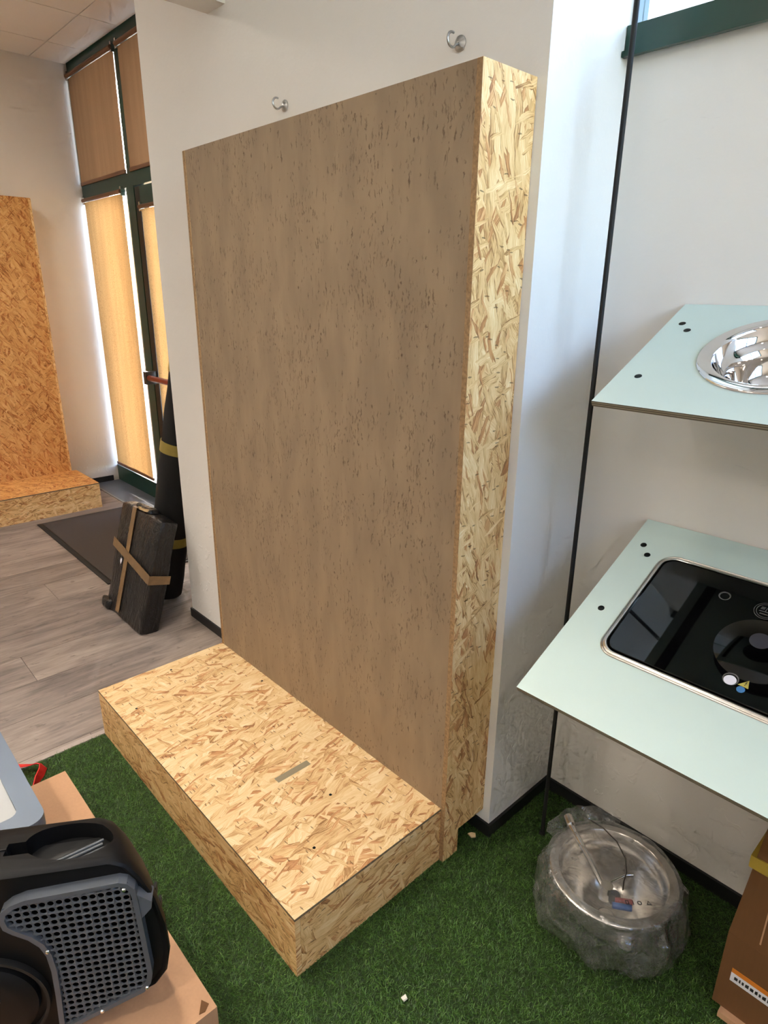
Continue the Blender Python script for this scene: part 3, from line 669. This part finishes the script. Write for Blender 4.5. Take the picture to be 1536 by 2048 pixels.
def bag():
    from mathutils import noise as mn
    tb = thing('plastic_bag', 'clear crumpled plastic bag wrapped around the steel sink on the grass', 'bag', BC)
    bm = bmesh.new(); n = 120; rings = []
    prof = [(.070, .012), (.112, .012), (.140, .018), (.160, .05), (.172, .09), (.178, .13), (.174, .165), (.167, .188), (.163, .200), (.156, .204), (.146, .206), (.130, .205), (.110, .203), (.085, .201), (.055, .200), (.025, .200)]
    for k_, (r, z) in enumerate(prof):
        rg = []
        for i in range(n):
            a = 2 * math.pi * i / n; d = Vector((math.cos(a), math.sin(a), 0))
            amp = .026 if z < .17 else (.004 if k_ < 10 else .0075)
            f = mn.noise(Vector((d.x * 2.6, d.y * 2.6, z * 9 + 2))) * amp + abs(mn.noise(Vector((d.x * 7, d.y * 7, z * 11)))) * amp * .8
            # polygonal gather of the film towards the floor
            fac = 0 if z > .17 else (1 - z / .17)
            poly = (math.cos(math.pi / 7) / math.cos(((a + .35) % (2 * math.pi / 7)) - math.pi / 7) - .96) * .16 * fac
            rr = r + f + poly * .9 + (.010 if z < .1 else 0) * math.sin(a * 2 + 1)
            dz = mn.noise(Vector((d.x * r * 30, d.y * r * 30, 4))) * (.007 if k_ > 9 else .0035 if z > .02 else .0)
            rg.append(bm.verts.new((d.x * rr, d.y * rr, max(.0115, z + dz))))
        rings.append(rg)
    for a, b_ in zip(rings, rings[1:]):
        for i in range(n): bm.faces.new((a[i], a[(i + 1) % n], b_[(i + 1) % n], b_[i]))
    bm.faces.new(rings[-1])
    o = frombm('film', bm, 'film', tb, smooth=True, sharp=28)
    # bunched ear of the bag on the far side
    bm = bmesh.new(); g = []
    for j in range(7):
        rw = []
        for i in range(15):
            a = R(112 + i * 5.2); v = j / 6
            r = .164 + .028 * v + .012 * mn.noise(Vector((i * .6, v * 2, 9)))
            rw.append(bm.verts.new((r * math.cos(a), r * math.sin(a), .196 + .030 * v * math.sin(i / 14 * math.pi) ** .6 + .008 * mn.noise(Vector((i * .8, v * 3, 1))))))
        g.append(rw)
    for j in range(6):
        for i in range(14): bm.faces.new((g[j][i], g[j][i + 1], g[j + 1][i + 1], g[j + 1][i]))
    frombm('bunched_edge', bm, 'film', tb, smooth=True, sharp=30)
    def mk(cx, cy, pts, inner=None):
        s = .0055; ca, sa = math.cos(.78), math.sin(.78)
        tr = lambda p: (cx + (p[0] * ca - p[1] * sa) * s, cy + (p[0] * sa + p[1] * ca) * s)
        if inner: ringplate('printed_mark', [tr(p) for p in pts], [tr(p) for p in inner], .2105, .2109, 'dark', tb)
        else: prism('printed_mark', [tr(p) for p in pts], .2105, .2109, 2, 'dark', tb)
    mk(.072, -.068, [(-.7, -1), (.7, -1), (.7, 1), (-.7, 1)], [(-.4, -.7), (.4, -.7), (.4, .7), (-.4, .7)])
    mk(.082, -.058, [(-.15, -1.1), (.15, -1.1), (.15, 1.1), (-.15, 1.1)])
    mk(.093, -.048, circ(0, 0, 1, 16), circ(0, 0, .62, 16))
    mk(.108, -.032, [(-1.2, -1), (1.2, -1), (0, 1.2)], [(-.6, -.65), (.6, -.65), (0, .5)])
    return tb
bag()
# fittings lying in the bowl under the film
def wl(p): return (p[0] - BC[0], p[1] - BC[1], p[2])
t = thing('tap_spout', 'chrome flat tap spout lying across the bagged sink', 'tap', BC)
tube('spout', [(-.158, .052, .2035), (-.05, -.012, .19), (.006, -.046, .178)], .0085, 'chrome', t, 14, flat=.8)
tube('spout_end', [(-.172, .066, .206), (-.150, .048, .203)], .012, 'steel_satin', t, 14)
tube('tap_body', [(.008, -.048, .155), (.010, -.046, .195)], .015, 'chrome', t, 18)
tube('lever', [(.012, -.03, .195), (.03, .01, .202), (.042, .022, .204)], .0035, 'chrome', t, 10)
t = thing('hose_plug', 'black round plug beside the red and blue hose ends in the bag', 'plug', (BC[0] + .036, BC[1] - .055, .185))
lathe('cap', [(0, .014), (.010, .013), (.0135, .008), (.0135, -.012), (0, -.012)], 'black', t, 20)
t = thing('red_hose_end', 'short red hose end inside the plastic bag', 'hose', (BC[0] + .058, BC[1] - .052, .19))
tube('hose', [(-.016, -.014, 0), (.016, .010, 0)], .007, 'redplug', t, 12)
t = thing('blue_hose_end', 'short blue hose end inside the plastic bag', 'hose', (BC[0] + .062, BC[1] - .068, .188))
tube('hose', [(-.018, -.014, 0), (.018, .012, 0)], .0075, 'blueplug', t, 12)
wr = tube('thin_cable', [wl(p) for p in ((1.56, .245, .225), (1.60, .243, .228), (1.645, .232, .224), (1.685, .205, .216), (1.705, .172, .213), (1.712, .145, .211), (1.722, .120, .209))], .0016, 'wire', None, 8)
wr.location = BC; tag(wr, 'thin dark cable curling over the bagged sink', 'cable')

# ------------------------------------------------------------------ cardboard boxes at the right
bx, by = 1.945, .165
t = thing('flat_carton', 'flattened cardboard carton lying on the grass beneath the stacked boxes', 'carton', (2.17, .30, 0))
box('sheet', -.205, .24, -.150, .17, .012, .028, 'card', t, bevel=.003); box('sheet', -.195, .25, -.14, .17, .002, .0115, 'card', t, bevel=.003)
t = thing('cardboard_box', 'brown cardboard box with white and orange label on the flattened carton', 'box', (2.175, .317, .028))
b_ = box('carton', -.23, .23, -.150, .150, 0, .214, 'card_dark', t, bevel=.006, seg=2)
lb = prism('label', [(-.206, .090), (-.206 + .155, .090), (-.206 + .155, .115), (-.206, .115)], -.1512, -.1504, 1, 'sticker', t)
prism('label_stripe', [(-.206, .115), (-.206 + .155, .115), (-.206 + .155, .127), (-.206, .127)], -.1512, -.1504, 1, 'orange', lb)
xx = -.198
for q in range(13):
    wq = random.choice((.003, .005, .007, .004))
    prism('print_line', [(xx, .099), (xx + wq, .099), (xx + wq, .107 + .002 * (q % 2)), (xx, .107)], -.1518, -.1512, 1, 'dark', lb); xx += wq + .003
    if xx > -.12: break
t = thing('cardboard_box', 'brown cardboard box with yellow tape stacked under the lower shelf', 'box', (2.175, .317, .2425))
bm = bmesh.new(); addbox(bm, -.23, .23, -.150, .150, 0, .305)
for v in bm.verts:
    if v.co.z > .2 and v.co.x < 0: v.co.x += .022
    if v.co.z > .2: v.co.y += .004 * (1 if v.co.y < 0 else -1)
frombm('carton', bm, 'card_dark', t, bevel=.007, seg=2)
box('tape', -.222, .2, -.1512, -.1475, .196, .226, 'tape', t)
box('tape', -.224, -.2115, -.150, .12, .196, .226, 'tape', t)
box('flap_seam', -.17, -.167, -.1515, -.150, .02, .19, 'card', t)

# ------------------------------------------------------------------ cardboard box with machine, bin, strap
CB = .18
t = thing('cardboard_box', 'large low tan cardboard box on the grass under the black machine', 'box', (.81, -1.045, 0))
box('carton', -.468, .468, -.31, .31, .002, CB, 'card', t, bevel=.008, seg=2)
box('flap_seam', -.46, .46, -.0015, .0015, CB - .0004, CB + .0006, 'card_dark', t)
prism('torn_corner', [(.435, .292), (.458, .275), (.461, .287), (.452, .300)], CB - .0004, CB + .002, 2, 'card_dark', t)

P0 = Vector((1.21, -.84, CB + .002)); ang = math.atan2(.857, .515)
t = thing('blower_machine', 'black moulded plastic machine with grey honeycomb grille on the cardboard box', 'machine', P0, (0, 0, ang))
# local x = along the front face, local -y = out of the face toward the viewer, z up
dz = .07
outl = [(-.42, .0), (-.20, .0), (-.10, .035), (-.02, .066), (.020, .085), (.044, .118), (.054, .170), (.052, .240), (.040, .312), (.018, .372), (-.004, .408), (-.03, .422), (-.42, .428)]
bm = bmesh.new()
def ring(y, s, dzz=0):
    cx, cz = -.18, .21
    return [bm.verts.new((cx + (p[0] - cx) * s, y, cz + (p[1] - cz) * s + dzz)) for p in outl]
secs = [(.006, .93), (.0, .955), (.004, .975), (.012, .99), (.026, 1.0), (.075, .995), (.105, .985), (.125, .965), (.135, .93)]
rings = []
for i, (y, s) in enumerate(secs): rings.append(ring(y, s))
bm.faces.new(rings[0]); bm.faces.new(rings[-1][::-1])
for a, b_ in zip(rings, rings[1:]):
    for i in range(len(a)): bm.faces.new((a[i], a[(i + 1) % len(a)], b_[(i + 1) % len(a)], b_[i]))
for v in bm.verts:
    v.co.z = max(v.co.z, .0)
    v.co.x -= .36 * v.co.y * max(0, (v.co.x + .42) / .42)
    v.co.z -= .06 * v.co.y * v.co.z / .42
body = frombm('housing', bm, 'plastic', t, smooth=True, sharp=32)
# recess in the top: cut with an oval + tab
def ov(n=28):
    pts = []
    for i in range(n):
        a = 2 * math.pi * i / n; pts.append((-.118 + .078 * math.cos(a) - .10 * math.sin(a) * .12, .067 + .049 * math.sin(a)))
    return pts
bmc = bmesh.new()
A = [bmc.verts.new((p[0], p[1], .375)) for p in ov()]; B_ = [bmc.verts.new((p[0], p[1], .6)) for p in ov()]
bmc.faces.new(A[::-1]); bmc.faces.new(B_)
for i in range(len(A)): bmc.faces.new((A[i], A[(i + 1) % len(A)], B_[(i + 1) % len(A)], B_[i]))
addbox(bmc, -.226, -.170, .046, .078, .375, .6)
bmesh.ops.recalc_face_normals(bmc, faces=bmc.faces)
mc = bpy.data.meshes.new('cut'); bmc.to_mesh(mc); bmc.free()
cut = bpy.data.objects.new('cut', mc); COL.objects.link(cut); cut.parent = t
md = body.modifiers.new('b', 'BOOLEAN'); md.operation = 'DIFFERENCE'; md.object = cut; md.solver = 'EXACT'; md.use_self = True
bpy.context.view_layer.update()
dg = bpy.context.evaluated_depsgraph_get()
me2 = bpy.data.meshes.new_from_object(body.evaluated_get(dg)); body.modifiers.clear(); body.data = me2
bpy.data.objects.remove(cut)
me2.set_sharp_from_angle(angle=R(32))
box('recess_floor', -.195, -.05, .025, .105, .3755, .3775, 'black', t)
for q, yy in enumerate((.052, .066)):
    tube('recess_rib', [(-.150, .040 + q * .010, .384), (-.065, .078 + q * .010, .386)], .0035, 'panelin', t, 8)
prism('inner_lip', [(-.135, .026), (-.105, .0215), (-.070, .028), (-.050, .046), (-.048, .060), (-.062, .062), (-.10, .044)], .3776, .395, 2, 'panelin', t, bevel=.002)
box('seam', -.41, -.224, .0600, .0615, .4100, .4235, 'black', t)
# grille
GO = [(-.228, .268 + dz), (-.222, .285 + dz), (-.205, .298 + dz), (-.18, .306 + dz), (-.022, .312 + dz), (-.008, .306 + dz), (.004, .290 + dz), (.007, .27 + dz), (.014, .072 + dz), (.008, .046 + dz), (-.006, .026 + dz), (-.155, -.041 + dz + .004), (-.168, -.041 + dz + .004), (-.163, .06 + dz), (-.161, .124 + dz), (-.164, .165 + dz), (-.172, .19 + dz), (-.188, .212 + dz), (-.211, .231 + dz), (-.224, .245 + dz)]
cen = (-.085, .2)
def inside(p, poly):
    r = False; j = len(poly) - 1
    for i in range(len(poly)):
        if (poly[i][1] > p[1]) != (poly[j][1] > p[1]) and p[0] < (poly[j][0] - poly[i][0]) * (p[1] - poly[i][1]) / (poly[j][1] - poly[i][1]) + poly[i][0]: r = not r
        j = i
    return r
def inset(poly, d):
    out = []; n = len(poly)
    for i in range(n):
        a, b_, c_ = Vector(poly[i - 1]), Vector(poly[i]), Vector(poly[(i + 1) % n])
        n1 = Vector((-(b_ - a).y, (b_ - a).x)).normalized(); n2 = Vector((-(c_ - b_).y, (c_ - b_).x)).normalized()
        m_ = (n1 + n2).normalized(); k_ = d / max(.5, m_.dot(n1)); out.append(tuple(b_ + m_ * k_))
    return out
area = sum(GO[i - 1][0] * GO[i][1] - GO[i][0] * GO[i - 1][1] for i in range(len(GO)))
if area < 0: GO = GO[::-1]
GI = inset(GO, .0095)
if not inside(GI[0], GO): GI = inset(GO, -.0095)
gy = -.012
def ringplate_xz(name, outer, inner, y0, y1, mat, parent):
    o = ringplate(name, outer, inner, y0, y1, mat, parent)
    for v in o.data.vertices: x_, y_, z_ = v.co; v.co = (x_, z_, y_)
    o.data.flip_normals(); return o
gr = ringplate_xz('grille_rim', GO, GI, gy - .004, .012, 'grille', t)
# honeycomb web: every hexagonal cell is a ring around an open hole
bm = bmesh.new(); pit_x, pit_z = .0142, .0150
GJ = inset(GO, .006)
if not inside(GJ[0], GO): GJ = inset(GO, -.006)
def cell(cx, cz):
    n_ = 12; ca = []; oa = []
    for k_ in range(n_):
        a_ = 2 * math.pi * (k_ + .5) / n_; c0, s0 = math.cos(a_), math.sin(a_); m_ = max(abs(c0), abs(s0))
        oa.append((cx + pit_x / 2 * c0 / m_, cz + pit_z / 2 * s0 / m_)); ca.append((cx + .0058 * c0, cz + .0060 * s0))
    A_ = [bm.verts.new((p[0], gy, p[1])) for p in oa]; B2 = [bm.verts.new((p[0], gy + .001, p[1])) for p in ca]; C2 = [bm.verts.new((p[0], gy + .003, p[1])) for p in ca]
    for k_ in range(n_):
        j_ = (k_ + 1) % n_
        bm.faces.new((A_[k_], A_[j_], B2[j_], B2[k_])); bm.faces.new((B2[k_], B2[j_], C2[j_], C2[k_]))
    # square corners of the cell
    for sx, sz in ((1, 1), (-1, 1), (-1, -1), (1, -1)):
        k1 = [k_ for k_ in range(n_) if (oa[k_][0] - cx) * sx > pit_x / 2 - 1e-5 and (oa[k_][1] - cz) * sz > 0]
        k2 = [k_ for k_ in range(n_) if (oa[k_][1] - cz) * sz > pit_z / 2 - 1e-5 and (oa[k_][0] - cx) * sx > 0]
        if k1 and k2:
            p1 = max(k1, key=lambda k_: (oa[k_][1] - cz) * sz); p2 = max(k2, key=lambda k_: (oa[k_][0] - cx) * sx)
            if p1 != p2: bm.faces.new((A_[p1], bm.verts.new((cx + sx * pit_x / 2, gy, cz + sz * pit_z / 2)), A_[p2]))
for j in range(30):
    for i in range(20):
        cx, cz = -.226 + i * pit_x, .024 + j * pit_z
        if inside((cx, cz), GJ): cell(cx, cz)
frombm('honeycomb', bm, 'grille', gr)
prism('grille_back', inset(GO, .004 if inside(inset(GO, .004)[0], GO) else -.004), gy + .009, gy + .0105, 1, 'void', gr)  # near-black plate paints the shade behind the grille holes
for sx, sz in ((-.014, .293 + dz), (-.160, .176 + dz), (.0, .036 + dz), (-.088, -.004 + dz)):
    o = lathe('screw', [(0, .003), (.0028, .0024), (.0042, 0)], 'chrome', gr, 16); o.location = (sx, gy - .004, sz); o.rotation_euler = (R(90), 0, 0)
prism('clip_tab', [(.006, .275 + dz), (.030, .252 + dz), (.028, .236 + dz), (.008, .214 + dz)], gy - .002, .02, 1, 'grille', gr, bevel=.002)
# fan hub, lower left
hub = lathe('hub_disc', [(0, .016), (.07, .016), (.088, .012), (.098, .004), (.100, -.02)], 'plastic', t, 56); hub.location = (-.295, -.002, .12); hub.rotation_euler = (R(90), 0, 0)
lathe('hub_groove', [(.112, -.006), (.112, .006), (.118, .006), (.118, -.006)], 'rubber', hub, 56)
em = prism('emblem_plate', [(-.33, .142), (-.268, .156), (-.254, .148), (-.262, .136), (-.33, .118)], -.0215, -.0182, 1, 'steel_satin', t, bevel=.001)
o = lathe('screw', [(0, .003), (.003, .0024), (.0045, 0)], 'chrome', em, 14); o.location = (-.262, -.0215, .147); o.rotation_euler = (R(90), 0, 0)
box('vent_slot', .026, .031, .03, .045, .285, .306, 'rubber', t); box('vent_slot', .031, .036, .03, .045, .25, .27, 'rubber', t)

# grey storage bin
ZB = .42
t = thing('storage_bin', 'grey blue plastic storage bin with pale recessed lid behind the black machine', 'bin', (.52, -1.13, CB + .001))
hB = ZB - CB - .001
prism('tub', rrect(-.235, .255, -.22, .235, .03), 0, hB - .03, 2, 'bin', t, bevel=.004, smooth=True)
lid = ringplate('lid_rim', rrect(-.25, .27, -.235, .248, .035), rrect(-.205, .215, -.19, .200, .02), hB - .034, hB, 'bin', t)
prism('lid_panel', rrect(-.206, .216, -.191, .201, .02), hB - .02, hB - .008, 2, 'bin_in', t)
for yy in (.236, .2):
    pass
for a in (-.18, -.02, .12): box('lid_slot', a, a + .07, .2475, .2492, hB - .014, hB - .008, 'dark', lid)
# red strap
def strap(pts, wdt, mat, parent, name='webbing'):
    bm = bmesh.new(); prev = None
    pts = [Vector(p) for p in pts]; rows = []
    for i, p in enumerate(pts):
        tt = (pts[min(i + 1, len(pts) - 1)] - pts[max(0, i - 1)]).normalized(); s = tt.cross(Vector((0, 0, 1)))
        s = s.normalized() if s.length > .01 else Vector((1, 0, 0))
        tw = s * math.cos(i * .22) + Vector((0, 0, 1)) * math.sin(i * .22) * .8; tw.normalize()
        nn = tw.cross(tt) * .0016
        rows.append([bm.verts.new(p + tw * wdt + nn), bm.verts.new(p - tw * wdt + nn), bm.verts.new(p - tw * wdt - nn), bm.verts.new(p + tw * wdt - nn)])
    for a, b_ in zip(rows, rows[1:]):
        for k_ in range(4): bm.faces.new((a[k_], a[(k_ + 1) % 4], b_[(k_ + 1) % 4], b_[k_]))
    bm.faces.new(rows[0]); bm.faces.new(rows[-1][::-1])
    return frombm(name, bm, mat, parent, smooth=True, sharp=40)
t = thing('red_strap', 'looped red webbing strap lying on the grass behind the cardboard box', 'strap', (.06, -.80, .0))
sp = [(-.13, -.10, .030), (-.09, -.045, .030), (-.045, -.008, .032), (-.02, .025, .034), (-.008, .05, .034), (.012, .058, .031), (.035, .045, .027), (.06, .022, .024), (.09, .003, .022), (.12, -.02, .022), (.15, -.06, .022)]
strap(sp, .017, 'red', t)

# ------------------------------------------------------------------ crumbs
o = prism('wood_chip', [(-.012, -.004), (.002, -.010), (.013, -.003), (.008, .008), (-.004, .004)], 0, .006, 2, 'chip'); o.location = (1.248, .135, .014); o.rotation_euler = (.3, .2, .4)
tag(o, 'small pale wood splinter on the grass by the pier corner', 'splinter')
o = prism('paper_scrap', [(-.006, -.005), (.005, -.007), (.008, .003), (-.002, .007)], 0, .004, 2, 'paper'); o.location = (1.452, -.356, .015); o.rotation_euler = (.2, -.3, 0)
tag(o, 'tiny white scrap on the grass in front of the plinth', 'scrap')
